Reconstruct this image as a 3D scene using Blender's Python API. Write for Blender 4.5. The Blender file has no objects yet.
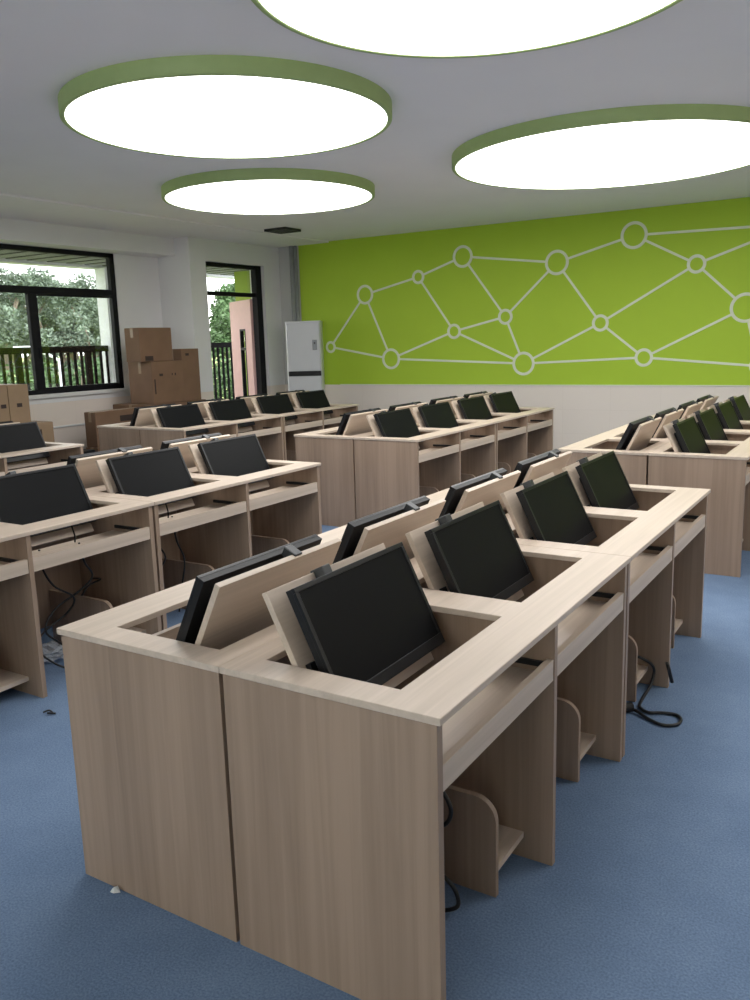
import bpy, bmesh, math, random
from mathutils import Vector, Matrix
random.seed(7)
S = bpy.context.scene
COL = S.collection
PI = math.pi

# ------------------------------------------------------------------ materials
def s2l(c):
    return tuple(((v/255)/12.92 if v/255 <= .04045 else ((v/255+.055)/1.055)**2.4) for v in c)

def new_mat(name):
    m = bpy.data.materials.new(name); m.use_nodes = True
    nt = m.node_tree; b = nt.nodes['Principled BSDF']
    return m, nt, b

def plain(name, rgb, rough=.5, metal=0, var=.06, scale=12, spec=.5, bump=0):
    m, nt, b = new_mat(name)
    tc = nt.nodes.new('ShaderNodeTexCoord'); n = nt.nodes.new('ShaderNodeTexNoise')
    n.inputs['Scale'].default_value = scale; n.inputs['Detail'].default_value = 4
    nt.links.new(tc.outputs['Object'], n.inputs['Vector'])
    r = nt.nodes.new('ShaderNodeValToRGB')
    r.color_ramp.elements[0].position = .3; r.color_ramp.elements[1].position = .7
    r.color_ramp.elements[0].color = (*[v*(1-var) for v in rgb], 1)
    r.color_ramp.elements[1].color = (*[min(1, v*(1+var)) for v in rgb], 1)
    nt.links.new(n.outputs['Fac'], r.inputs['Fac']); nt.links.new(r.outputs['Color'], b.inputs['Base Color'])
    b.inputs['Roughness'].default_value = rough; b.inputs['Metallic'].default_value = metal
    b.inputs['Specular IOR Level'].default_value = spec
    if bump:
        bp = nt.nodes.new('ShaderNodeBump'); bp.inputs['Strength'].default_value = bump; bp.inputs['Distance'].default_value = .005
        nt.links.new(n.outputs['Fac'], bp.inputs['Height']); nt.links.new(bp.outputs['Normal'], b.inputs['Normal'])
    return m

def wood(name, axis, c1=(.62, .51, .415), c2=(.49, .40, .315), rough=.42):
    """pale laminate whose grain runs along one axis"""
    m, nt, b = new_mat(name)
    tc = nt.nodes.new('ShaderNodeTexCoord'); mp = nt.nodes.new('ShaderNodeMapping')
    sc = [34, 34, 34]; sc[axis] = .9
    mp.inputs['Scale'].default_value = sc
    nt.links.new(tc.outputs['Object'], mp.inputs['Vector'])
    n = nt.nodes.new('ShaderNodeTexNoise'); n.inputs['Scale'].default_value = 1; n.inputs['Detail'].default_value = 5
    n.inputs['Roughness'].default_value = .6; n.inputs['Distortion'].default_value = .6
    nt.links.new(mp.outputs[0], n.inputs['Vector'])
    mp2 = nt.nodes.new('ShaderNodeMapping'); sc2 = [5, 5, 5]; sc2[axis] = .5; mp2.inputs['Scale'].default_value = sc2
    nt.links.new(tc.outputs['Object'], mp2.inputs['Vector'])
    n2 = nt.nodes.new('ShaderNodeTexNoise'); n2.inputs['Scale'].default_value = 1; n2.inputs['Detail'].default_value = 2
    nt.links.new(mp2.outputs[0], n2.inputs['Vector'])
    mx = nt.nodes.new('ShaderNodeMath'); mx.operation = 'MULTIPLY_ADD'; mx.inputs[1].default_value = .4
    nt.links.new(n2.outputs['Fac'], mx.inputs[0]); 
    ml = nt.nodes.new('ShaderNodeMath'); ml.operation = 'MULTIPLY'; ml.inputs[1].default_value = .6
    nt.links.new(n.outputs['Fac'], ml.inputs[0]); nt.links.new(ml.outputs[0], mx.inputs[2])
    r = nt.nodes.new('ShaderNodeValToRGB')
    r.color_ramp.elements[0].position = .36; r.color_ramp.elements[1].position = .62
    r.color_ramp.elements[0].color = (*c2, 1); r.color_ramp.elements[1].color = (*c1, 1)
    nt.links.new(mx.outputs[0], r.inputs['Fac']); nt.links.new(r.outputs['Color'], b.inputs['Base Color'])
    b.inputs['Roughness'].default_value = rough
    return m

def glass_mat(name):
    m = bpy.data.materials.new(name); m.use_nodes = True
    nt = m.node_tree; nt.nodes.clear()
    o = nt.nodes.new('ShaderNodeOutputMaterial'); t = nt.nodes.new('ShaderNodeBsdfTransparent')
    t.inputs['Color'].default_value = (.93, .96, .95, 1)
    g = nt.nodes.new('ShaderNodeBsdfGlossy'); g.inputs['Roughness'].default_value = .03
    mx = nt.nodes.new('ShaderNodeMixShader'); mx.inputs[0].default_value = .06
    nt.links.new(t.outputs[0], mx.inputs[1]); nt.links.new(g.outputs[0], mx.inputs[2]); nt.links.new(mx.outputs[0], o.inputs[0])
    return m

def emis(name, strength, rgb=(1, 1, 1)):
    m = bpy.data.materials.new(name); m.use_nodes = True
    nt = m.node_tree; nt.nodes.clear()
    o = nt.nodes.new('ShaderNodeOutputMaterial'); e = nt.nodes.new('ShaderNodeEmission')
    e.inputs['Color'].default_value = (*rgb, 1); e.inputs['Strength'].default_value = strength
    nt.links.new(e.outputs[0], o.inputs[0]); return m

def leaf_mat(name, rgb):
    m, nt, b = new_mat(name)
    gi = nt.nodes.new('ShaderNodeTexCoord'); n = nt.nodes.new('ShaderNodeTexNoise'); n.inputs['Scale'].default_value = 1.2
    nt.links.new(gi.outputs['Object'], n.inputs['Vector'])
    r = nt.nodes.new('ShaderNodeValToRGB'); r.color_ramp.elements[0].position = .35; r.color_ramp.elements[1].position = .65
    r.color_ramp.elements[0].color = (*[v*.6 for v in rgb], 1); r.color_ramp.elements[1].color = (*[min(1, v*1.35) for v in rgb], 1)
    nt.links.new(n.outputs['Fac'], r.inputs['Fac']); nt.links.new(r.outputs['Color'], b.inputs['Base Color'])
    b.inputs['Roughness'].default_value = .7
    return m

M = {}
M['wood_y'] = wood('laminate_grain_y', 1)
M['wood_z_shaded'] = wood('laminate_grain_z_shaded', 2, (.375, .268, .193), (.265, .186, .132))  # same laminate for upright boards, shade put into its darker colour
M['black'] = plain('black_plastic', (.009, .0095, .011), .5, spec=.3)
M['bezel'] = plain('satin_black_bezel', (.011, .012, .0135), .33, spec=.28)
M['screen'] = plain('dark_screen', (.0085, .009, .0098), .38, var=.02, spec=.06)
M['metal'] = plain('grey_metal', (.22, .23, .24), .4, .7)
M['clip'] = plain('clip_metal', (.06, .062, .065), .4, .5)
M['darkmetal'] = plain('dark_metal', (.02, .02, .022), .45, .3)
M['white'] = plain('white_plaster', (.72, .72, .72), .85, var=.015, scale=3)
M['ceil'] = plain('ceiling_paint', (.88, .85, .865), .9, var=.012, scale=2)
M['green_band'] = plain('green_lamp_band', (.36, .47, .19), .55, var=.03)
M['mural'] = plain('white_mural_paint', (.72, .76, .60), .7, var=.03)
M['frame'] = plain('black_window_frame', (.006, .0065, .009), .6, spec=.25)
M['rail'] = plain('black_rail_paint', (.004, .004, .005), .9, spec=.08)
M['glass'] = glass_mat('window_glass')
M['lamp'] = emis('lamp_diffuser', 3.35, (1.0, .985, .965))
M['pink'] = plain('pink_door_paint', (.66, .42, .40), .6, var=.03)
M['olive'] = plain('green_corridor_paint', (.22, .30, .045), .8)
M['card'] = plain('brown_cardboard', (.185, .108, .066), .85, var=.08, scale=5)
M['card_light'] = plain('light_cardboard', (.30, .205, .125), .85, var=.08, scale=5)
M['tape'] = plain('packing_tape', (.30, .20, .12), .35)
M['ink'] = plain('dark_print', (.035, .022, .018), .8)
M['acwhite'] = plain('white_enamel', (.62, .63, .66), .35, var=.01)
M['conduit'] = plain('grey_conduit', (.33, .34, .35), .6)
M['slat'] = plain('corridor_slat_light', (.17, .17, .20), .7)
M['slat_dark'] = plain('corridor_slat_gap', (.015, .015, .02), .8)
M['outwhite'] = plain('outside_white_paint', (.62, .63, .68), .8)
M['bark'] = plain('bark', (.25, .2, .16), .9)
M['leafA'] = leaf_mat('grey_green_leaves', (.165, .215, .165))
M['leafB'] = leaf_mat('mid_green_leaves', (.075, .145, .055))
M['leafC'] = leaf_mat('yellow_green_leaves', (.22, .29, .08))
M['grass'] = plain('meadow', (.28, .34, .10), .9, var=.4, scale=.8)
M['paper'] = plain('white_paper', (.75, .78, .78), .8)
M['cable'] = plain('black_cable_rubber', (.008, .008, .009), .45)
M['conc'] = plain('corridor_concrete', (.35, .34, .33), .9)

def carpet():
    m, nt, b = new_mat('blue_carpet')
    tc = nt.nodes.new('ShaderNodeTexCoord')
    n = nt.nodes.new('ShaderNodeTexNoise'); n.inputs['Scale'].default_value = 160; n.inputs['Detail'].default_value = 3
    n2 = nt.nodes.new('ShaderNodeTexNoise'); n2.inputs['Scale'].default_value = 2.2; n2.inputs['Detail'].default_value = 6
    n2.inputs['Roughness'].default_value = .65
    for q in (n, n2): nt.links.new(tc.outputs['Object'], q.inputs['Vector'])
    r = nt.nodes.new('ShaderNodeValToRGB'); r.color_ramp.elements[0].position = .25; r.color_ramp.elements[1].position = .75
    r.color_ramp.elements[0].color = (.105, .160, .258, 1); r.color_ramp.elements[1].color = (.185, .27, .415, 1)
    r2 = nt.nodes.new('ShaderNodeValToRGB'); r2.color_ramp.elements[0].position = .4; r2.color_ramp.elements[1].position = .8
    r2.color_ramp.elements[0].color = (.9, .9, .9, 1); r2.color_ramp.elements[1].color = (1.25, 1.2, 1.15, 1)
    mx = nt.nodes.new('ShaderNodeMix'); mx.data_type = 'RGBA'; mx.blend_type = 'MULTIPLY'; mx.inputs[0].default_value = 1
    nt.links.new(n.outputs['Fac'], r.inputs['Fac']); nt.links.new(n2.outputs['Fac'], r2.inputs['Fac'])
    nt.links.new(r.outputs['Color'], mx.inputs[6]); nt.links.new(r2.outputs['Color'], mx.inputs[7])
    nt.links.new(mx.outputs[2], b.inputs['Base Color'])
    bp = nt.nodes.new('ShaderNodeBump'); bp.inputs['Strength'].default_value = .35; bp.inputs['Distance'].default_value = .004
    nt.links.new(n.outputs['Fac'], bp.inputs['Height']); nt.links.new(bp.outputs['Normal'], b.inputs['Normal'])
    b.inputs['Roughness'].default_value = .95; b.inputs['Specular IOR Level'].default_value = .2
    return m
M['carpet'] = carpet()

def wall_paint(name, upper, xgreen=None, dado=.906):
    """upper paint, beige tiled dado below, optional green area for x > xgreen"""
    m, nt, b = new_mat(name)
    L = nt.links
    g = nt.nodes.new('ShaderNodeTexCoord'); sp = nt.nodes.new('ShaderNodeSeparateXYZ'); L.new(g.outputs['Object'], sp.inputs[0])
    def gt(sock, v):
        q = nt.nodes.new('ShaderNodeMath'); q.operation = 'GREATER_THAN'; q.inputs[1].default_value = v; L.new(sock, q.inputs[0]); return q.outputs[0]
    def mix(f, a, c):
        q = nt.nodes.new('ShaderNodeMix'); q.data_type = 'RGBA'; L.new(f, q.inputs[0])
        for i, v in ((6, a), (7, c)):
            if isinstance(v, tuple): q.inputs[i].default_value = (*v, 1)
            else: L.new(v, q.inputs[i])
        return q.outputs[2]
    n = nt.nodes.new('ShaderNodeTexNoise'); n.inputs['Scale'].default_value = 2.5; n.inputs['Detail'].default_value = 5
    L.new(g.outputs['Object'], n.inputs['Vector'])
    up = mix(n.outputs['Fac'], tuple(v*.96 for v in upper), tuple(v*1.04 for v in upper))
    if xgreen is not None:
        gr = mix(n.outputs['Fac'], (.38, .56, .032), (.42, .61, .038))
        up = mix(gt(sp.outputs['X'], xgreen), up, gr)
    # tiled dado: brick texture in metres
    cb = nt.nodes.new('ShaderNodeCombineXYZ'); ad = nt.nodes.new('ShaderNodeMath'); ad.operation = 'ADD'
    L.new(sp.outputs['X'], ad.inputs[0]); L.new(sp.outputs['Y'], ad.inputs[1]); L.new(ad.outputs[0], cb.inputs[0]); L.new(sp.outputs['Z'], cb.inputs[1])
    bk = nt.nodes.new('ShaderNodeTexBrick'); bk.offset = 0; bk.inputs['Scale'].default_value = 1
    bk.inputs['Brick Width'].default_value = .6; bk.inputs['Row Height'].default_value = .302; bk.inputs['Mortar Size'].default_value = .002
    bk.inputs['Color1'].default_value = (.80, .72, .65, 1); bk.inputs['Color2'].default_value = (.79, .71, .64, 1); bk.inputs['Mortar'].default_value = (.74, .66, .59, 1)
    L.new(cb.outputs[0], bk.inputs['Vector'])
    c = mix(gt(sp.outputs['Z'], dado), bk.outputs['Color'], up)
    L.new(c, b.inputs['Base Color']); b.inputs['Roughness'].default_value = .7
    return m
M['wall_back'] = wall_paint('green_feature_wall', (.58, .58, .57), xgreen=-5.66)
M['wall_white'] = wall_paint('white_wall_with_dado', (.78, .775, .785))

# ------------------------------------------------------------------ mesh helpers
def box(bm, x0, x1, y0, y1, z0, z1, bev=0, mat=None):
    vs = [bm.verts.new(p) for p in ((x0,y0,z0),(x1,y0,z0),(x1,y1,z0),(x0,y1,z0),(x0,y0,z1),(x1,y0,z1),(x1,y1,z1),(x0,y1,z1))]
    fs = [bm.faces.new([vs[i] for i in f]) for f in ((0,3,2,1),(4,5,6,7),(0,1,5,4),(1,2,6,5),(2,3,7,6),(3,0,4,7))]
    if bev:
        bmesh.ops.bevel(bm, geom=list({e for f in fs for e in f.edges}), offset=bev, segments=2, profile=.5, affect='EDGES')
    if mat is not None:
        bmesh.ops.transform(bm, matrix=mat, verts=[v for v in bm.verts if v in set(vs)] if not bev else bm.verts[:])
    return bm

def tube(bm, pts, r, seg=8, smooth=True):
    pts = [Vector(p) for p in pts]
    if smooth and len(pts) > 2:
        out = []
        for i in range(len(pts)-1):
            p0 = pts[max(i-1, 0)]; p1 = pts[i]; p2 = pts[i+1]; p3 = pts[min(i+2, len(pts)-1)]
            for k in range(6):
                t = k/6
                out.append(.5*((2*p1)+(-p0+p2)*t+(2*p0-5*p1+4*p2-p3)*t*t+(-p0+3*p1-3*p2+p3)*t**3))
        out.append(pts[-1]); pts = out
    rings = []
    n = None
    for i, p in enumerate(pts):
        d = (pts[min(i+1, len(pts)-1)]-pts[max(i-1, 0)]).normalized()
        if n is None:
            n = d.cross(Vector((0, 0, 1)) if abs(d.z) < .9 else Vector((1, 0, 0))).normalized()
        else:
            n = (n-d*n.dot(d)).normalized()
        b2 = d.cross(n)
        rr = r[i] if isinstance(r, (list, tuple)) else r
        rings.append([bm.verts.new(p+n*math.cos(a*2*PI/seg)*rr+b2*math.sin(a*2*PI/seg)*rr) for a in range(seg)])
    for a, b2 in zip(rings, rings[1:]):
        for k in range(seg):
            f = bm.faces.new((a[k], a[(k+1) % seg], b2[(k+1) % seg], b2[k])); f.smooth = True
    bm.faces.new(rings[0][::-1]); bm.faces.new(rings[-1])
    return bm

def prism(bm, pts2, a0, a1, axis='y'):
    """extrude a 2-D outline along an axis"""
    def P(u, v, w):
        return {'y': (u, w, v), 'x': (w, u, v), 'z': (u, v, w)}[axis]
    A = [bm.verts.new(P(u, v, a0)) for u, v in pts2]; B = [bm.verts.new(P(u, v, a1)) for u, v in pts2]
    n = len(A); bm.faces.new(A); bm.faces.new(B[::-1])
    for i in range(n): bm.faces.new((A[i], B[i], B[(i+1) % n], A[(i+1) % n]))
    bmesh.ops.recalc_face_normals(bm, faces=bm.faces[:])
    return bm

def obj(name, bm, m, parent=None):
    me = bpy.data.meshes.new(name); bm.to_mesh(me); bm.free()
    me.materials.append(M[m] if isinstance(m, str) else m)
    o = bpy.data.objects.new(name, me); COL.objects.link(o)
    if parent: o.parent = parent
    return o

def NB(): return bmesh.new()
def B(*a, **k): return box(bmesh.new(), *a, **k)

def tag(o, label=None, cat=None, group=None, kind=None):
    if label: o['label'] = label
    if cat: o['category'] = cat
    if group: o['group'] = group
    if kind: o['kind'] = kind
    return o

def thing(name, label, cat, loc=(0, 0, 0), rz=0, group=None):
    o = bpy.data.objects.new(name, None); o.empty_display_size = .1; COL.objects.link(o)
    o.location = loc; o.rotation_euler = (0, 0, rz)
    return tag(o, label, cat, group)

def struct(name, bm, m, parent=None):
    o = obj(name, bm, m, parent)
    if not parent: o['kind'] = 'structure'
    return o

def copy_tree(o, parent=None):
    c = o.copy(); COL.objects.link(c); c.parent = parent
    for ch in list(o.children): copy_tree(ch, c)
    return c

def holed_plate(x0, x1, y0, y1, z0, z1, holes, bev=.0015):
    bm = NB()
    xs = sorted({x0, x1, *[h[0] for h in holes], *[h[1] for h in holes]})
    ys = sorted({y0, y1, *[h[2] for h in holes], *[h[3] for h in holes]})
    def solid(i, j):
        if i < 0 or j < 0 or i >= len(xs)-1 or j >= len(ys)-1: return False
        cx = (xs[i]+xs[i+1])/2; cy = (ys[j]+ys[j+1])/2
        return not any(h[0] < cx < h[1] and h[2] < cy < h[3] for h in holes)
    V = {}
    def v(i, j, k):
        if (i, j, k) not in V: V[(i, j, k)] = bm.verts.new((xs[i], ys[j], (z0, z1)[k]))
        return V[(i, j, k)]
    for i in range(len(xs)-1):
        for j in range(len(ys)-1):
            if not solid(i, j): continue
            bm.faces.new((v(i,j,1), v(i+1,j,1), v(i+1,j+1,1), v(i,j+1,1)))
            bm.faces.new((v(i,j,0), v(i,j+1,0), v(i+1,j+1,0), v(i+1,j,0)))
            if not solid(i-1, j): bm.faces.new((v(i,j,0), v(i,j,1), v(i,j+1,1), v(i,j+1,0)))
            if not solid(i+1, j): bm.faces.new((v(i+1,j,0), v(i+1,j+1,0), v(i+1,j+1,1), v(i+1,j,1)))
            if not solid(i, j-1): bm.faces.new((v(i,j,0), v(i+1,j,0), v(i+1,j,1), v(i,j,1)))
            if not solid(i, j+1): bm.faces.new((v(i,j+1,0), v(i,j+1,1), v(i+1,j+1,1), v(i+1,j+1,0)))
    bmesh.ops.recalc_face_normals(bm, faces=bm.faces[:])
    sharp = [e for e in bm.edges if len(e.link_faces) == 2 and e.calc_face_angle() > .5]
    if bev: bmesh.ops.bevel(bm, geom=sharp, offset=bev, segments=1, affect='EDGES')
    return bm

# ------------------------------------------------------------------ room
XL, XR, YF, YB, ZC = -6.6, 4.3, -3.6, 8.835, 2.935
XD = -6.03
struct('floor', B(-6.85, XR+.2, YF-.2, YB+.2, -.12, 0), 'carpet')
bm = B(-5.12, XR+.2, YF-.2, YB+.2, ZC, ZC+.15); box(bm, -6.85, -5.12, YF-.2, YB+.2, ZC-.018, ZC+.15)
struct('ceiling', bm, 'ceil')
struct('wall_back', B(-6.4, XR+.2, YB, YB+.2, 0, ZC), 'wall_back')
struct('wall_right', B(XR, XR+.2, YF, YB, 0, ZC), plain('cream_wall_paint', (.80, .70, .58), .8, var=.01))
# wall behind the camera, with a wide unseen window added for fill light
FX0, FX1, FZ0, FZ1 = -2.4, 3.0, .95, 2.65
bm = B(XL, XR, YF-.2, YF, 0, FZ0); box(bm, XL, XR, YF-.2, YF, FZ1, ZC); box(bm, XL, FX0, YF-.2, YF, FZ0, FZ1); box(bm, FX1, XR, YF-.2, YF, FZ0, FZ1)
struct('wall_front', bm, 'white')
w2 = thing('added_fill_window', None, None, (FX0, YF-.1, FZ0)); w2['kind'] = 'structure'
bm = NB(); W2 = FX1-FX0; H2 = FZ1-FZ0
for k in range(6): xx = k*(W2-.06)/5; box(bm, xx, xx+.06, -.03, .03, 0, H2)
box(bm, 0, W2, -.03, .03, 0, .06); box(bm, 0, W2, -.03, .03, H2-.06, H2); box(bm, 0, W2, -.03, .03, 1.15, 1.22)
obj('window_frame', bm, 'frame', w2)
obj('pane', B(.03, W2-.03, -.004, .004, .03, H2-.03), 'glass', w2)
# left wall: window wall, overhead beam, column, door wall
WY0, WY1, WZ0, WZ1 = 1.9, 6.2, 1.012, 2.695
bm = B(-6.70, XL, YF, WY0, 0, ZC-.018)
box(bm, -6.70, XL, WY1, 6.96, 0, ZC-.018); box(bm, -6.70, XL, WY0, WY1, 0, WZ0); box(bm, -6.70, XL, WY0, WY1, WZ1, ZC-.018)
box(bm, XL, -6.28, YF, 7.0, 2.695, ZC-.018)                       # beam over the window recess
box(bm, -6.85, XD, 6.95, 7.25, 0, ZC-.018)                     # column
DY0, DY1, DZ = 7.25, 8.47, 2.635
box(bm, -6.3, XD, DY1, YB, 0, ZC-.018); box(bm, -6.3, XD, DY0, DY1, DZ, ZC-.018)
struct('wall_left', bm, 'wall_white')
# window sill ledge and the lower edge of the beige band
bm = B(XL-.02, XL+.035, WY0-.05, WY1+.06, WZ0-.045, WZ0-.004, bev=.004)
struct('trim_1', bm, 'white')
struct('trim_2', B(XL, XL+.014, YF, 6.94, .60, .625, bev=.004), 'white')
struct('trim_3', B(-5.0, XR, YB-.012, YB, .900, .914, bev=.003), M['mural'])

# window_1: black aluminium frame with transom and mullions
w = thing('window_1', None, None, (XL-.02, WY0, WZ0)); w['kind'] = 'structure'
W, Hh = WY1-WY0, WZ1-WZ0
bm = NB(); fr = .055
box(bm, -.05, .012, 0, W, 0, fr, bev=.004); box(bm, -.05, .012, 0, W, Hh-fr, Hh, bev=.004)
box(bm, -.05, .012, 0, fr, 0, Hh, bev=.004); box(bm, -.05, .012, W-.075, W, 0, Hh, bev=.004)
box(bm, -.05, .008, 0, W, 1.160, 1.238, bev=.004)
for y in (3.05, 1.42): box(bm, -.05, .004, y-.05, y+.07, 0, 1.2, bev=.004)
box(bm, -.045, 0, 3.0, W-.04, 1.135, 1.17, bev=.003); box(bm, -.045, 0, 3.0, W-.04, .04, .075, bev=.003)
obj('window_frame', bm, 'frame', w)
obj('pane', B(-.028, -.022, .04, W-.06, .05, 1.17), 'glass', w)
obj('pane', B(-.028, -.022, .04, W-.06, 1.23, Hh-.04), 'glass', w)
obj('latch', B(.004, .03, 3.07, 3.095, .42, .55, bev=.005), 'frame', w)

# door_1: frame, transom light, pink leaf swung outwards
dr = thing('door_1', None, None, (-6.14, DY0, 0)); dr['kind'] = 'structure'
bm = NB(); D = DY1-DY0
box(bm, -.04, .03, 0, .045, 0, DZ, bev=.003); box(bm, -.04, .055, D-.12, D, 0, DZ, bev=.003)
box(bm, -.04, .03, 0, D, DZ-.055, DZ, bev=.003); box(bm, -.04, .03, 0, D, 2.195, 2.250, bev=.003)
obj('door_frame', bm, 'frame', dr)
obj('pane', B(-.008, -.003, .04, D-.1, 2.24, DZ-.05), 'glass', dr)
hx, hy = -.05, D-.13
ang = math.atan2(.46, -.80)          # leaf direction, outwards past a right angle
lf = obj('door_leaf', holed_plate(0, .90, 0, .0001, 0, .0001, []), 'pink', dr)
bm = NB()
lw = .92
for (a0, a1, z0, z1) in ((0, .26, .01, 2.19), (.50, lw, .01, 2.19), (.26, .50, .01, .55), (.26, .50, 1.75, 2.19)):
    box(bm, a0, a1, -.022, .022, z0, z1-(.02 if z1 > 2 else 0))
bm.to_mesh(lf.data)
lf.location = (hx, hy, 0); lf.rotation_euler = (0, 0, ang)
bm = NB()
for (a0, a1, z0, z1) in ((.26, .285, .55, 1.75), (.475, .50, .55, 1.75), (.26, .50, .55, .575), (.26, .50, 1.725, 1.75), (.26, .50, 1.44, 1.475)):
    box(bm, a0, a1, -.028, .028, z0, z1)
obj('vision_frame', bm, 'frame', lf)
obj('vision_pane', B(.28, .48, -.003, .003, .57, 1.73), 'glass', lf)
bm = NB(); tube(bm, [(.84, -.022, 1.0), (.84, -.075, 1.0), (.72, -.08, 1.0)], .011); obj('door_handle', bm, 'metal', lf)

# corridor outside
struct('floor', B(-8.75, -6.86, -4, 14, -.2, -.02), 'conc')
bm = B(-8.75, -6.86, -4, 14, 2.79, 3.1)
y = -3.9
while y < 13.8:
    box(bm, -8.50, -6.87, y, y+.25, 2.755, 2.79); y += .33
co = struct('ceiling', bm, 'slat'); co.data.materials.append(M['slat_dark'])
for p in co.data.polygons:
    if (p.normal.z < -.9 and p.center.z > 2.78) or abs(p.normal.y) > .9: p.material_index = 1
bm = B(-8.75, -8.51, -4, 14, 2.72, 2.79); box(bm, -8.62, -8.40, 7.60, 7.82, -.02, 2.73); box(bm, -8.62, -8.40, 1.2, 1.42, -.02, 2.73)
struct('wall_corridor', bm, 'outwhite')
struct('wall_corridor_end', B(-7.92, -6.4, 10.0, 10.2, -.02, 2.93), 'olive')

rl = thing('balcony_railing', 'black metal corridor railing with slim upright bars outside the window and door', 'railing', (-8.5, 5, -.02))
obj('top_rail', B(-.035, .035, -5.8, 8.0, 1.50, 1.59, bev=.006), 'rail', rl)
obj('bottom_rail', B(-.02, .02, -5.8, 8.0, .20, .24, bev=.004), 'rail', rl)
pm = None
for k in range(9):
    yy = -4.97+k*1.2
    if pm is None: o = pm = obj('post', B(-.03, .03, -.045, .045, 0, 1.52, bev=.004), 'rail', rl)
    else: o = pm.copy(); COL.objects.link(o); o.parent = rl
    o.location = (0, yy, 0)
bmr = None; yy = -4.85; n = 0
while yy < 6.6:
    if abs(((yy+4.97)/1.2) - round((yy+4.97)/1.2)) > .06:
        if bmr is None: o = bmr = obj('baluster', B(-.014, .014, -.018, .018, .22, 1.52), 'rail', rl)
        else: o = bmr.copy(); COL.objects.link(o); o.parent = rl
        o.location = (0, yy, 0); n += 1
    yy += .12

# ------------------------------------------------------------------ ceiling lamps
def lamp(name_label, x, y, r, h=.088):
    t = thing('ceiling_lamp', name_label, 'ceiling light', (x, y, ZC-h), 0, 'round ceiling lights with green rims')
    bm = NB(); N = 96; R = r+.028
    prof = [(R, h), (R, .006), (R-.006, 0), (r, 0), (r-.004, .006), (r-.004, .03), (R-.03, h)]
    rings = [[bm.verts.new((pr*math.cos(2*PI*k/N), pr*math.sin(2*PI*k/N), pz)) for k in range(N)] for pr, pz in prof]
    for i in range(len(rings)-1):
        for k in range(N):
            f = bm.faces.new((rings[i][k], rings[i][(k+1) % N], rings[i+1][(k+1) % N], rings[i+1][k])); f.smooth = i not in (3,)
    bmesh.ops.recalc_face_normals(bm, faces=bm.faces[:])
    obj('lamp_rim', bm, 'green_band', t)
    bm = NB(); a = [bm.verts.new((( r-.003)*math.cos(2*PI*k/N), (r-.003)*math.sin(2*PI*k/N), .004)) for k in range(N)]
    c = [bm.verts.new(((r-.003)*math.cos(2*PI*k/N), (r-.003)*math.sin(2*PI*k/N), .012)) for k in range(N)]
    bm.faces.new(a[::-1]); bm.faces.new(c)
    for k in range(N): bm.faces.new((a[k], a[(k+1) % N], c[(k+1) % N], c[k]))
    obj('diffuser', bm, 'lamp', t)
lamp('large round green-rimmed ceiling light, wholly in view at upper left', -1.655, 2.80, .962)
lamp('smallest-looking round green-rimmed ceiling light, in front of the air vent', -3.18, 5.08, .955)
lamp('wide round green-rimmed ceiling light at right, nearest the green wall', -.075, 5.48, 1.235)
lamp('added round green-rimmed ceiling light out of view at right, for extra light', 2.95, 3.2, 1.0)  # unseen lamp added to raise the light from the right
lamp('nearest round green-rimmed ceiling light, cut off by the top of the photo', .49, 1.77, .872)

v = thing('ceiling_vent', 'small dark square air vent in the ceiling before the back corner', 'vent', (-4.80, 7.36, ZC-.03))
bm = NB()
box(bm, -.165, .165, -.165, -.145, 0, .03); box(bm, -.165, .165, .145, .165, 0, .03); box(bm, -.165, -.145, -.145, .145, 0, .03); box(bm, .145, .165, -.145, .145, 0, .03)
obj('vent_frame', bm, 'darkmetal', v)
bm = NB()
for k in range(8): box(bm, -.145, .145, -.14+k*.036, -.122+k*.036, .006, .024)
obj('louvre', bm, 'darkmetal', v)

# ------------------------------------------------------------------ mural
PXC = dict(
    c1=(-5.149, 1.450, 0.068),
    c2=(-4.531, 2.163, 0.118),
    c3=(-4.131, 1.267, 0.127),
    c4=(-3.674, 2.350, 0.076),
    c5=(-3.008, 2.567, 0.125),
    c6=(-3.145, 1.615, 0.083),
    c7=(-2.411, 1.777, 0.083),
    c8=(-2.161, 1.181, 0.133),
    c9=(-1.732, 2.402, 0.134),
    c10=(-1.177, 1.656, 0.085),
    c11=(-0.648, 1.236, 0.091),
    c12=(-0.802, 2.643, 0.139),
    c13=(-0.094, 2.270, 0.088),
    c14=(0.443, 1.765, 0.147),
    c15=(0.914, 2.614, 0.080),
    c16=(0.603, 1.125, 0.076),
)
LINES = ['1 2','1 3','2 3','2 4','3 6','3 8','4 5','4 6','5 9','5 7','6 7','6 8','7 9','7 8','9 12','9 10','10 8','10 13','10 11','8 11','12 13','12 15','13 15','13 14','11 14','11 16','14 16']
mu = thing('wall_mural', 'white network of rings joined by straight lines on the green wall', 'mural', (0, YB, 0))
for k, (x, z, r) in PXC.items():
    bm = NB(); N = 48; wd = .017
    prof = [(r-wd, 0), (r-wd, -.008), (r+wd, -.008), (r+wd, 0)]
    rings = [[bm.verts.new((x+q*math.cos(2*PI*j/N), yy, z+q*math.sin(2*PI*j/N))) for j in range(N)] for q, yy in prof]
    for i in range(3):
        for j in range(N): bm.faces.new((rings[i][j], rings[i][(j+1) % N], rings[i+1][(j+1) % N], rings[i+1][j]))
    bmesh.ops.recalc_face_normals(bm, faces=bm.faces[:])
    obj('ring', bm, 'mural', mu)
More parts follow.
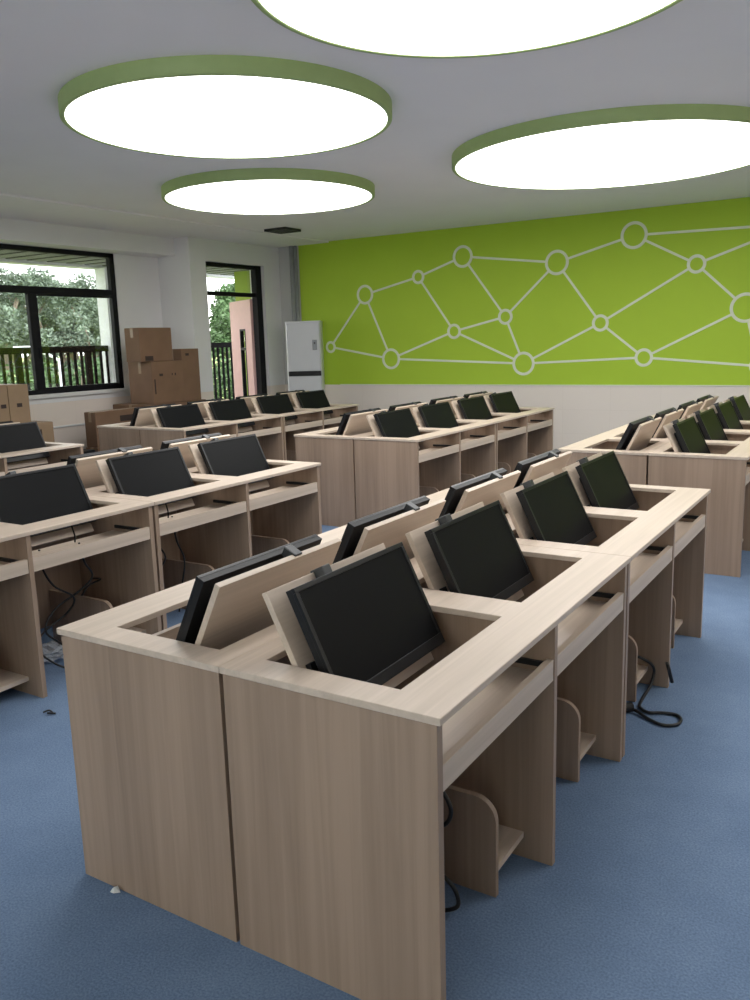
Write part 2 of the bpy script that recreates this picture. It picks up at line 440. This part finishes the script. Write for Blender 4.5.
for s in LINES:
    a, b = s.split(); (x0, z0, r0), (x1, z1, r1) = PXC['c'+a], PXC['c'+b]
    p = Vector((x0, z0)); q = Vector((x1, z1)); d = (q-p).normalized(); nn = Vector((-d.y, d.x))*.0135
    p = p+d*(r0+.012); q = q-d*(r1+.012)
    bm = NB(); prism(bm, [tuple(p+nn), tuple(q+nn), tuple(q-nn), tuple(p-nn)], -.007, 0, 'y')
    obj('line', bm, 'mural', mu)

# ------------------------------------------------------------------ desks
UL = 1.44
CUT = ((.075, .455, .09, .650), (.075, .455, .792, 1.352))
TA = math.radians(26)                       # tilt of the flip-up lids
TD = Vector((math.sin(TA), 0, -math.cos(TA)))   # down the lid
TN = Vector((math.cos(TA), 0, math.sin(TA)))    # out of the lid, to the user
def slab(bm, y0, y1, u0, u1, n0, n1, org, bev=.0015):
    """box in the tilted lid frame: u down the lid, n out of it"""
    M4 = Matrix(((TN.x, 0, TD.x, org[0]), (0, 1, 0, org[1]), (TN.z, 0, TD.z, org[2]), (0, 0, 0, 1)))
    b2 = NB(); box(b2, n0, n1, y0, y1, u0, u1, bev=bev)
    bmesh.ops.transform(b2, matrix=M4, verts=b2.verts[:]); bmesh.ops.recalc_face_normals(b2, faces=b2.faces[:])
    me = bpy.data.meshes.new('tmp'); b2.to_mesh(me); b2.free(); bm.from_mesh(me); bpy.data.meshes.remove(me)
    return bm
LIDTOP = (.066, 0, .924)                    # back top edge of a lid, desk coordinates

def make_desk():
    t = thing('computer_desk', None, None)
    obj('desktop', holed_plate(.0004, .6, 0.0004, UL-.0004, .742, .76, CUT), 'wood_y', t)
    obj('side_panel', B(.006, .589, .006, .031, 0, .742, bev=.001), 'wood_z_shaded', t)
    obj('side_panel', B(.006, .589, UL-.031, UL-.006, 0, .742, bev=.001), 'wood_z_shaded', t)
    obj('divider_panel', B(.006, .589, .7085, .7315, 0, .742, bev=.001), 'wood_z_shaded', t)
    for y0, y1 in ((.031, .7085), (.7315, UL-.031)):
        obj('back_panel', B(.008, .026, y0, y1, .10, .742), 'wood_z_shaded', t)
        sh = obj('keyboard_shelf', B(.31, .566, y0+.001, y1-.001, .577, .594), 'wood_y', t)
        obj('shelf_lip', B(.566, .586, y0+.001, y1-.001, .575, .637, bev=.001), 'wood_y', sh)
        for yy in (y0, y1-.013):
            obj('slide_rail', B(.34, .558, yy, yy+.013, .612, .628, bev=.002), 'black', t)
        # computer holder: upright cheek with a rounded corner and a low shelf
        yc = y0+.468
        rk = obj('computer_holder', NB(), 'wood_z_shaded', t)
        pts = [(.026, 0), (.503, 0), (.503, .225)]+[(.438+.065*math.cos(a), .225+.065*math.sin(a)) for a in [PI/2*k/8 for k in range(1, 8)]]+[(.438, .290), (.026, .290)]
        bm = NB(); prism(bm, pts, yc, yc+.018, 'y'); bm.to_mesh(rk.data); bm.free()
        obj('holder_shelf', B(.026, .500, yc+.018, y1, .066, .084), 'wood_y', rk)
    for (x0, x1, y0, y1) in CUT:
        o0 = (LIDTOP[0], y0, LIDTOP[2])
        ld = obj('flip_lid', slab(NB(), .006, .554, 0, .372, 0, .018, o0), 'wood_y', t)
        for yy in (.03, .505):
            obj('hinge', slab(NB(), yy, yy+.022, .20, .30, .018, .034, o0), 'darkmetal', ld)
        # top edge clip that holds the monitor
        bm = slab(NB(), .200, .234, -.006, .024, .006, .052, o0, bev=.003)
        obj('mounting_clip', bm, 'clip', ld)
    return t

def make_monitor():
    """origin at the middle of the monitor's lower edge"""
    t = thing('monitor', None, None)
    # lid-frame numbers: panel front n=.080, panel top u=.018
    u0, u1 = .018, .333; y0, y1 = .030, .553
    org = (LIDTOP[0], 0, LIDTOP[2]); piv = Vector(org)+TN*.058+TD*u1+Vector((0, .279, 0))
    o = (org[0]-piv.x, -piv.y, org[2]-piv.z)
    obj('housing', slab(slab(NB(), y0+.0005, y1-.0005, u0+.0005, u1-.0005, .052, .070, o, bev=.001), .10, .46, .07, .27, .019, .0575, o, bev=.006), 'black', t)
    # bezel: ring with a deeper lower bar
    bm = NB(); e = .013
    for a in ((y0, y1, u0, u0+e), (y0, y1, u1-.030, u1), (y0, y0+e, u0+e, u1-.030), (y1-e, y1, u0+e, u1-.030)):
        slab(bm, a[0], a[1], a[2], a[3], .0695, .080, o, bev=.0012)
    obj('bezel', bm, 'bezel', t)
    obj('screen', slab(NB(), y0+e-.001, y1-e+.001, u0+e-.001, u1-.029, .0700, .0765, o, bev=0), 'screen', t)
    return t, piv

desk0 = make_desk(); mon0, MP = make_monitor()
def cable(pts, r=.0035, name='cable', label=None, group=None):
    bm = NB(); tube(bm, pts, r)
    return tag(obj(name, bm, 'cable'), label, 'cable', group)

# name of block, near-left corner, second unit offset
BLOCKS = {
 'A': ('the foreground block', 0.0, 0.0, 1.442, 2),
 'B': ('the desk block left of foreground', -2.378, .055, 1.442, 2),
 'C': ('the middle block by green wall', -2.378, 4.225, 1.525, 2),
 'D': ('the back-left block near door', -4.88, 4.262, 1.505, 2),
 'E': ('the block cut by left edge', -4.88, .24, 1.442, 2),
 'F': ('the right block by green wall', 0.0, 4.067, 1.475, 2),
}
SEAT = ('nearest', 'second nearest', 'second farthest', 'farthest')
usedD = usedM = False
for key, (bn, bx, by, du, nu) in BLOCKS.items():
    SY = (du-.002)/UL
    for side in (1, -1):
        for u in range(nu):
            if key == 'E' and (u == 0 ): continue
            if key == 'B' and u == 0 and side == -1: continue
            y0 = by+u*du
            loc = (bx+.6, y0, 0) if side == 1 else (bx+.6, y0+UL*SY, 0)
            rz = 0 if side == 1 else PI
            if not usedD: d = desk0; usedD = True
            else: d = copy_tree(desk0)
            d.location = loc; d.rotation_euler = (0, 0, rz); d.scale = (1, SY, 1)
            sname = 'right' if side == 1 else 'left'; end = 'near' if u == 0 else 'far'
            tag(d, f'pale wood computer desk, {end} {sname} quarter of {bn}', 'desk', 'two-seat computer desks in back-to-back blocks')
            for s in range(2):
                seat = u*2+s
                if side == -1: k = 1-s       # rotated desk: its second cutout is the nearer one
                else: k = s
                if key == 'B' and side == 1 and seat == 0: continue
                ly = (CUT[k][2]+MP.y)*SY
                if not usedM: m = mon0; usedM = True
                else: m = copy_tree(mon0)
                if side == 1: m.location = (loc[0]+MP.x, loc[1]+ly, MP.z)
                else: m.location = (loc[0]-MP.x, loc[1]-ly, MP.z)
                m.rotation_euler = (0, 0, rz); m.scale = (1, SY, 1)
                what = 'black monitor' if side == 1 else 'black monitor'
                tag(m, f'{what}, {SEAT[seat]} on {sname} side of {bn}', 'monitor', 'flip-up monitors in the desks')

# ------------------------------------------------------------------ cables
cable([(.90, 2.12, .16), (1.0, 2.10, .155), (1.09, 2.10, .135), (1.125, 2.13, .10), (1.13, 2.14, .06), (1.13, 2.08, .025), (1.125, 1.98, .009), (1.135, 1.89, .008), (1.179, 1.852, .008), (1.228, 1.874, .008), (1.281, 1.881, .008), (1.308, 1.845, .008), (1.301, 1.791, .008), (1.254, 1.765, .008), (1.193, 1.793, .008), (1.135, 1.834, .012), (1.105, 1.838, .018)], .0065,
      'power_cable', 'thick black power cable looping out onto the carpet beside the foreground block')
bm = NB(); tube(bm, [(1.06, 1.79, .021), (1.115, 1.845, .021)], .02, smooth=False)
tag(obj('power_plug', bm, 'black'), 'black plug lying on the carpet where the looped cable ends', 'plug')
cable([(1.15, 2.273, 0.079), (1.2, 2.083, 0.128), (1.21, 2.08, 0.095), (1.215, 2.102, 0.052)], .008, 'power_cable', 'short black plug lead hanging by the third leg of the foreground block')
cable([(.90, .35, .41), (1.0, .35, .385), (1.042, .35, .335), (1.03, .35, .285), (.98, .35, .26), (.90, .35, .255)], .006, 'power_cable', 'short black cable loop high behind the nearest computer holder')
cable([(.90, .38, .02), (.98, .38, .10), (1.03, .38, .085), (1.045, .38, .03), (.99, .36, .008), (.92, .33, .007), (.86, .3, .007)], .006, 'power_cable', 'black cable coil on the floor behind the nearest corner panel')
BX = -2.378+.6
def Bc(pts): return [(BX+x, y, z) for x, y, z in pts]
cable(Bc([(.34, 1.00, .60), (.36, .99, .52), (.38, 1.03, .42), (.40, 1.12, .34), (.36, 1.10, .26), (.34, .98, .20), (.36, .92, .14), (.40, .98, .05), (.44, 1.06, .006), (.40, 1.2, .006)]), .005, 'power_cable', 'long black cable hanging to the floor in the left block second bay')
cable(Bc([(.40, 1.18, .60), (.40, 1.20, .50), (.40, 1.24, .42), (.38, 1.18, .36), (.36, 1.04, .30), (.38, .96, .22), (.40, 1.02, .14), (.42, 1.12, .04), (.44, 1.16, .007)]), .005, 'power_cable', 'curly black cable crossing behind another in the second bay of the left block')
cable(Bc([(.20, 1.30, .10), (.25, 1.26, .24), (.28, 1.30, .33), (.26, 1.40, .34), (.15, 1.44, .32)]), .005, 'power_cable', 'black cable arched over the computer holder in the second bay of the left block')
cable(Bc([(.38, 1.66, .60), (.38, 1.68, .50), (.40, 1.73, .40), (.38, 1.68, .32), (.34, 1.60, .22), (.32, 1.58, .08)]), .005, 'power_cable', 'black cable hanging just past the double leg of the left block')
cable(Bc([(.36, 1.84, .60), (.36, 1.86, .46), (.37, 1.90, .34), (.36, 1.88, .2), (.34, 1.86, .04)]), .005, 'power_cable', 'straight black cable hanging mid bay beyond the double leg of the left block')
cable(Bc([(.38, 2.36, .60), (.38, 2.38, .48), (.36, 2.44, .38), (.34, 2.48, .26), (.32, 2.5, .1)]), .005, 'power_cable', 'black cable hanging in the farthest bay of the left block')
# short leads dangling behind the left block's shelf fronts
for i, (yy, lab) in enumerate(((.885, 'thick short lead end hanging in the slot left of the second bay'), (1.13, 'thin lead hanging mid slot in the second bay'), (1.74, 'thin lead hanging in the slot of the left block third bay'))):
    cable(Bc([(.42, yy, .735), (.425, yy, .69), (.43, yy+.006, .65), (.43, yy+.004, .615)]), .006 if i == 0 else .004, 'signal_cable', lab)
# tangle seen through the nearest left cut-out
cable([(.16, .36, .03), (.10, .42, .02), (.06, .50, .03), (.13, .54, .04), (.19, .48, .03), (.13, .40, .05), (.05, .44, .02), (.02, .56, .01), (.12, .62, .03), (.2, .55, .02)], .006, 'power_cable', 'tangled black cable on the carpet seen through the nearest cut-out')
cable([(1.02, .30, .655), (1.0, .31, .64), (.98, .33, .62), (.96, .36, .602)], .003, 'signal_cable', 'thin cable below the nearest right monitor')

# ------------------------------------------------------------------ litter on the floor
bm = NB()
vs = [bm.verts.new(p) for p in ((0, 0, .004), (.022, -.006, .012), (.03, .012, .006), (.012, .02, .016), (-.006, .014, .005), (.012, .008, .02))]
for f in ((0, 1, 5), (1, 2, 5), (2, 3, 5), (3, 4, 5), (4, 0, 5)): bm.faces.new([vs[i] for i in f])
o = obj('paper_scrap', bm, 'paper'); o.location = (.146, -.02, 0); tag(o, 'tiny white paper scrap on the carpet by the front corner', 'litter')
sm = o.modifiers.new('thick', 'SOLIDIFY'); sm.thickness = .0012
bm = NB(); tube(bm, [(0, 0, .006), (.02, .014, .014), (.045, .012, .008), (.03, -.004, .012), (.055, .02, .005)], .004)
o = obj('plastic_tie', bm, 'cable'); o.location = (-1.05, .66, 0); tag(o, 'small black plastic scrap on the blue carpet aisle', 'litter')
def bag():
    m, nt, b = new_mat('clear_plastic'); b.inputs['Base Color'].default_value = (.8, .85, .9, 1); b.inputs['Roughness'].default_value = .15
    b.inputs['Alpha'].default_value = .45
    n = nt.nodes.new('ShaderNodeTexNoise'); n.inputs['Scale'].default_value = 30
    r = nt.nodes.new('ShaderNodeMapRange'); r.inputs['To Min'].default_value = .25; r.inputs['To Max'].default_value = .6
    nt.links.new(n.outputs['Fac'], r.inputs[0]); nt.links.new(r.outputs[0], b.inputs['Alpha'])
    return m
bm = NB(); bmesh.ops.create_icosphere(bm, subdivisions=3, radius=.08)
for v2 in bm.verts:
    f = 1+random.uniform(-.28, .28); v2.co = Vector((v2.co.x*f*1.1, v2.co.y*f*1.2, max(-.035, v2.co.z*f*.45)))
o = obj('plastic_bag', bm, bag()); o.location = (-1.56, 1.10, .04); tag(o, 'crumpled clear plastic bag on the carpet under the left block', 'bag')

# ------------------------------------------------------------------ cartons along the window wall
def carton(label, x0, x1, y0, y1, z0, z1, mat='card', marks=(), tape='y', rz=0, group='cardboard boxes along the window wall'):
    cx, cy = (x0+x1)/2, (y0+y1)/2
    t = thing('cardboard_box', label, 'box', (cx, cy, z0), rz, group)
    hx2, hy2, h = (x1-x0)/2, (y1-y0)/2, z1-z0
    bm = NB(); box(bm, -hx2, hx2, -hy2, hy2, 0, h, bev=.006)
    obj('carton', bm, mat, t)
    bm = NB()
    if tape == 'y':
        box(bm, -.024, .024, -hy2-.001, hy2+.001, h-.002, h+.001); box(bm, -.024, .024, -hy2-.0012, -hy2+.001, h*.72, h+.001)
    else:
        box(bm, -hx2-.001, hx2+.001, -.024, .024, h-.002, h+.001); box(bm, hx2-.001, hx2+.0012, -.024, .024, h*.72, h+.001)
    obj('tape', bm, 'tape', t)
    for (face, a0, a1, b0, b1) in marks:
        if face == 'x': bm = B(hx2-.001, hx2+.0015, -hy2+a0, -hy2+a1, b0, b1)
        else: bm = B(-hx2+a0, -hx2+a1, -hy2-.0015, -hy2+.001, b0, b1)
        obj('printed_mark', bm, 'ink', t)
    return t
carton('dark low carton carrying the stacked boxes beside the back-left desks', -6.4, -5.76, 5.80, 6.80, 0, .832, 'card')
carton('brown carton with a dark print strip, lying low under the window', -6.04, -5.85, 5.06, 5.78, .40, .805, 'card', [('x', .36, .56, .27, .34)])
carton('dark shadowed carton at the floor beneath the low window box', -6.05, -5.84, 5.05, 5.77, 0, .398, 'card')
carton('wide brown carton in the middle of the stack right of the window', -6.19, -5.78, 5.91, 6.44, .834, 1.350, 'card', [('x', .03, .05, .12, .30), ('x', .12, .18, .335, .365), ('x', .33, .345, .34, .365), ('x', .38, .40, .335, .365)])
carton('squat brown carton on top of the stack right of the window', -6.06, -5.81, 5.78, 6.31, 1.352, 1.755, 'card', [('x', .07, .20, .008, .065)])
carton('tall narrow brown carton standing beside the stack near the column', -6.13, -5.80, 6.45, 6.76, .834, 1.49, 'card', [('x', .07, .13, .57, .60)])
carton('light brown upright carton with printed rings, right one of the left pair', -6.3, -5.80, 3.945, 4.185, .77, 1.18, 'card_light', [('x', .09, .15, .18, .22)])
carton('light brown upright carton at the left edge of the photo', -6.3, -5.80, 3.45, 3.94, .77, 1.185, 'card_light', [('x', .40, .46, .18, .22)])
carton('light brown carton below the left pair, showing past the monitor', -6.35, -5.76, 3.90, 4.42, 0, .768, 'card_light', [('x', .35, .37, .5, .7)])
carton('lowest light brown carton supporting the pair at the left edge', -6.35, -5.76, 3.36, 3.895, 0, .768, 'card_light')
# dark bag-like bundle on the floor between blocks
t = thing('computer_case', 'black computer case on the floor behind the window-side desk end', 'computer', (-5.45, 4.72, 0), .1)
obj('case_body', B(-.10, .10, -.20, .20, .012, .40, bev=.008), 'black', t)
obj('front_panel', B(-.098, .098, -.215, -.199, .014, .398, bev=.006), 'bezel', t)
obj('drive_cover', B(-.075, .075, -.219, -.214, .30, .34, bev=.002), 'darkmetal', t)
for yy in (-.17, .17):
    for xx in (-.08, .08): obj('foot', B(xx-.012, xx+.012, yy-.012, yy+.012, 0, .013), 'black', t)
t = thing('computer_case', 'second black computer case, standing nearer the window wall', 'computer', (-5.70, 4.62, 0), .06)
obj('case_body', B(-.10, .10, -.20, .20, .012, .42, bev=.008), 'black', t)
obj('front_panel', B(-.098, .098, -.215, -.199, .014, .418, bev=.006), 'bezel', t)

# ------------------------------------------------------------------ floor-standing air conditioner and its pipe
ac = thing('air_conditioner', 'tall white floor-standing air conditioner with black band in the back corner', 'air conditioner', (-5.345, 8.46, 0), math.radians(29))
bm = NB()
prism(bm, [(-.25, .15), (-.25, -.11), (-.23, -.14), (.23, -.14), (.25, -.11), (.25, .15)], .02, 1.80, 'z')
obj('cabinet', bm, 'acwhite', ac)
obj('cap', B(-.253, .253, -.145, .153, 1.80, 1.825, bev=.006), 'acwhite', ac)
obj('base', B(-.24, .24, -.13, .14, 0, .022), 'black', ac)
obj('upper_panel', B(-.222, .222, -.147, -.139, 1.14, 1.79, bev=.004), 'acwhite', ac)
obj('lower_panel', B(-.222, .222, -.147, -.139, .05, 1.045, bev=.004), 'acwhite', ac)
obj('display_band', B(-.226, .240, -.152, -.136, 1.055, 1.125, bev=.004), 'black', ac)
hd = obj('handle', B(.13, .195, -.160, -.146, 1.42, 1.56, bev=.004), 'metal', ac)
obj('keyhole', B(.152, .172, -.164, -.159, 1.50, 1.53, bev=.002), 'darkmetal', hd)
bm = NB(); tube(bm, [(-5.755, YB-.045, 0.0), (-5.755, YB-.045, ZC-.02)], .036, 12, False); tube(bm, [(-5.69, YB-.035, 0.0), (-5.69, YB-.035, ZC-.02)], .022, 12, False)
tag(obj('conduit_pipe', bm, 'conduit'), 'grey vertical pipe pair from ceiling down behind the air conditioner', 'pipe')

# ------------------------------------------------------------------ outside greenery
def leaf_cloud(bm, centre, rad, n, size, rnd):
    for _ in range(n):
        d = Vector((rnd.gauss(0, 1), rnd.gauss(0, 1), rnd.gauss(0, 1))).normalized()*(rnd.random()**.45)
        p = Vector(centre)+Vector((d.x*rad[0], d.y*rad[1], d.z*rad[2]))
        a = Vector((rnd.gauss(0, 1), rnd.gauss(0, 1), rnd.gauss(0, .7))).normalized(); b2 = a.orthogonal().normalized()
        b2.rotate(Matrix.Rotation(rnd.random()*6.28, 3, a))
        s = size*rnd.uniform(.6, 1.3)
        bm.faces.new([bm.verts.new(p+a*s), bm.verts.new(p+b2*s*.45), bm.verts.new(p-a*s), bm.verts.new(p-b2*s*.45)])

def make_tree(seed, mat, hgt, n=8000, size=.075):
    rnd = random.Random(seed)
    t = thing('tree', None, None)
    bm = NB(); top = hgt*.86
    wob = [(rnd.uniform(-.15, .15)*k, rnd.uniform(-.15, .15)*k, top*k/5) for k in range(6)]
    tube(bm, wob, [.16-.0045*i for i in range(31)], 8)
    cl = []
    for k in range(13):
        z = hgt*(.40+.58*rnd.random()); r = (1-abs(z/hgt-.62)*1.5)*hgt*.2
        a = rnd.random()*6.28; c = (math.cos(a)*r, math.sin(a)*r, z); cl.append(c)
        tube(bm, [(0, 0, z*.72), (c[0]*.5, c[1]*.5, z*.88), c], .035, 5, False)
    obj('trunk', bm, 'bark', t)
    bm = NB()
    for c in cl: leaf_cloud(bm, c, (hgt*.10, hgt*.10, hgt*.085), n//13, size, rnd)
    obj('foliage', bm, mat, t)
    return t
def make_bush(seed, mat, r, h, n=5000, size=.07):
    rnd = random.Random(seed); t = thing('bush', None, None)
    bm = NB()
    for k in range(6):
        a = k*1.05; tube(bm, [(0, 0, 0), (math.cos(a)*r*.3, math.sin(a)*r*.3, h*.45), (math.cos(a)*r*.6, math.sin(a)*r*.6, h*.8)], .03, 5)
    obj('stem', bm, 'bark', t)
    bm = NB()
    for k in range(9):
        a = rnd.random()*6.28; q = rnd.random()**.5*r*.65
        leaf_cloud(bm, (math.cos(a)*q, math.sin(a)*q, h*rnd.uniform(.3, .75)), (r*.5, r*.5, h*.3), n//9, size, rnd)
    obj('foliage', bm, mat, t); return t
GZ = -2.2
tag(struct('ground_outside', B(-420, -8.8, -60, 420, GZ-.3, GZ), 'grass'), kind='structure')
T = [make_tree(3, 'leafA', 6.0), make_tree(11, 'leafA', 5.2), make_tree(23, 'leafB', 4.6)]
BU = [make_bush(5, 'leafB', 1.7, 2.9), make_bush(6, 'leafC', 1.5, 2.2)]
spots = [(-25.5, 15.5, 0, 1.0), (-25, 17.6, 1, 1.05), (-26, 19.0, 0, 1.02), (-24.5, 20.2, 1, 1.0), (-27, 21.7, 0, 1.02), (-25.2, 22.9, 1, 1.12), (-27, 24.8, 0, 1.0),
         (-28, 14.2, 1, 1.15), (-30, 19.2, 2, 1.15), (-29.5, 23.2, 2, 1.2), (-22, 26.0, 2, 1.2), (-24.0, 29.5, 2, 1.35), (-22, 32.5, 1, 1.2), (-31, 16.5, 1, 1.1)]
first = set()
for i, (x, y, k, s) in enumerate(spots):
    t = T[k] if k not in first else copy_tree(T[k]); first.add(k)
    t.location = (x, y, GZ); t.rotation_euler = (0, 0, i*1.7); s *= 1.12; t.scale = (s, s, s)
    tag(t, ('tall feathery grey-green tree rising beyond the corridor railing' if k < 2 else 'dense mid-green tree beyond the corridor railing'), 'tree', 'feathery trees beyond the railing' if k < 2 else 'dense trees beyond the railing')
bsp = [(-19, 11.6, 0, 1.15), (-19.6, 13.6, 0, 1.2), (-19, 15.4, 0, 1.28), (-20, 17.2, 0, 1.3), (-19.4, 18.9, 0, 1.2), (-18.2, 21.6, 0, 1.25), (-17.5, 24.4, 0, 1.3),
       (-14.5, 9.6, 1, .85), (-14.8, 11.6, 1, .9), (-14.6, 13.4, 1, .88), (-15.2, 15.3, 1, .9), (-15, 17.2, 1, .95), (-13.5, 18.8, 1, 1.35), (-13.6, 20.6, 1, 1.5)]
first = set()
for i, (x, y, k, s) in enumerate(bsp):
    t = BU[k] if k not in first else copy_tree(BU[k]); first.add(k)
    t.location = (x, y, GZ); t.rotation_euler = (0, 0, i*1.3); t.scale = (s, s, s)
    tag(t, ('rounded dark green bush in the hedge outside' if k == 0 else 'low yellow-green shrub behind the railing bars'), 'bush', 'hedge bushes outside' if k == 0 else 'low shrubs outside')
sl = thing('street_lamp', 'white street lamp with a bent arm among the trees outside the window', 'street lamp', (-13.0, 10.2, GZ))
bm = NB(); tube(bm, [(0, 0, 0), (0, 0, 3.55)], .024, 10, False); obj('pole', bm, 'outwhite', sl)
bm = NB(); tube(bm, [(0, 0, 3.5), (-.1, -.15, 3.62), (-.22, -.55, 3.78)], .03, 8); ar = obj('arm', bm, 'outwhite', sl)
obj('lamp_head', B(-.30, -.16, -.85, -.5, 3.75, 3.82, bev=.02), 'outwhite', sl)

# ------------------------------------------------------------------ world, camera
wd = bpy.data.worlds.new('overcast'); S.world = wd; wd.use_nodes = True
bg = wd.node_tree.nodes['Background']; bg.inputs['Color'].default_value = (1.0, .985, .97, 1); bg.inputs['Strength'].default_value = 2.7

cam = bpy.data.cameras.new('camera'); co = bpy.data.objects.new('camera', cam); COL.objects.link(co)
yaw, pit, rol = 0.55878, -0.18760, -0.02888
F = Vector((-math.sin(yaw)*math.cos(pit), math.cos(yaw)*math.cos(pit), math.sin(pit)))
R0 = Vector((math.cos(yaw), math.sin(yaw), 0)); U0 = R0.cross(F)
R1 = math.cos(rol)*R0+math.sin(rol)*U0; U1 = -math.sin(rol)*R0+math.cos(rol)*U0
Mx = Matrix((R1, U1, -F)).transposed().to_4x4(); Mx.translation = Vector((1.9428, -1.4138, 1.5200))
co.matrix_world = Mx
cam.sensor_fit = 'VERTICAL'; cam.sensor_height = 24; cam.lens = 24*837.75/1000; cam.clip_start = .05; cam.clip_end = 900
S.camera = co
S.view_settings.view_transform = 'Standard'; S.view_settings.look = 'None'; S.view_settings.exposure = .87; S.view_settings.gamma = 1
S.view_settings.use_curve_mapping = False
S.cycles.max_bounces = 10; S.cycles.diffuse_bounces = 6; S.cycles.transparent_max_bounces = 12
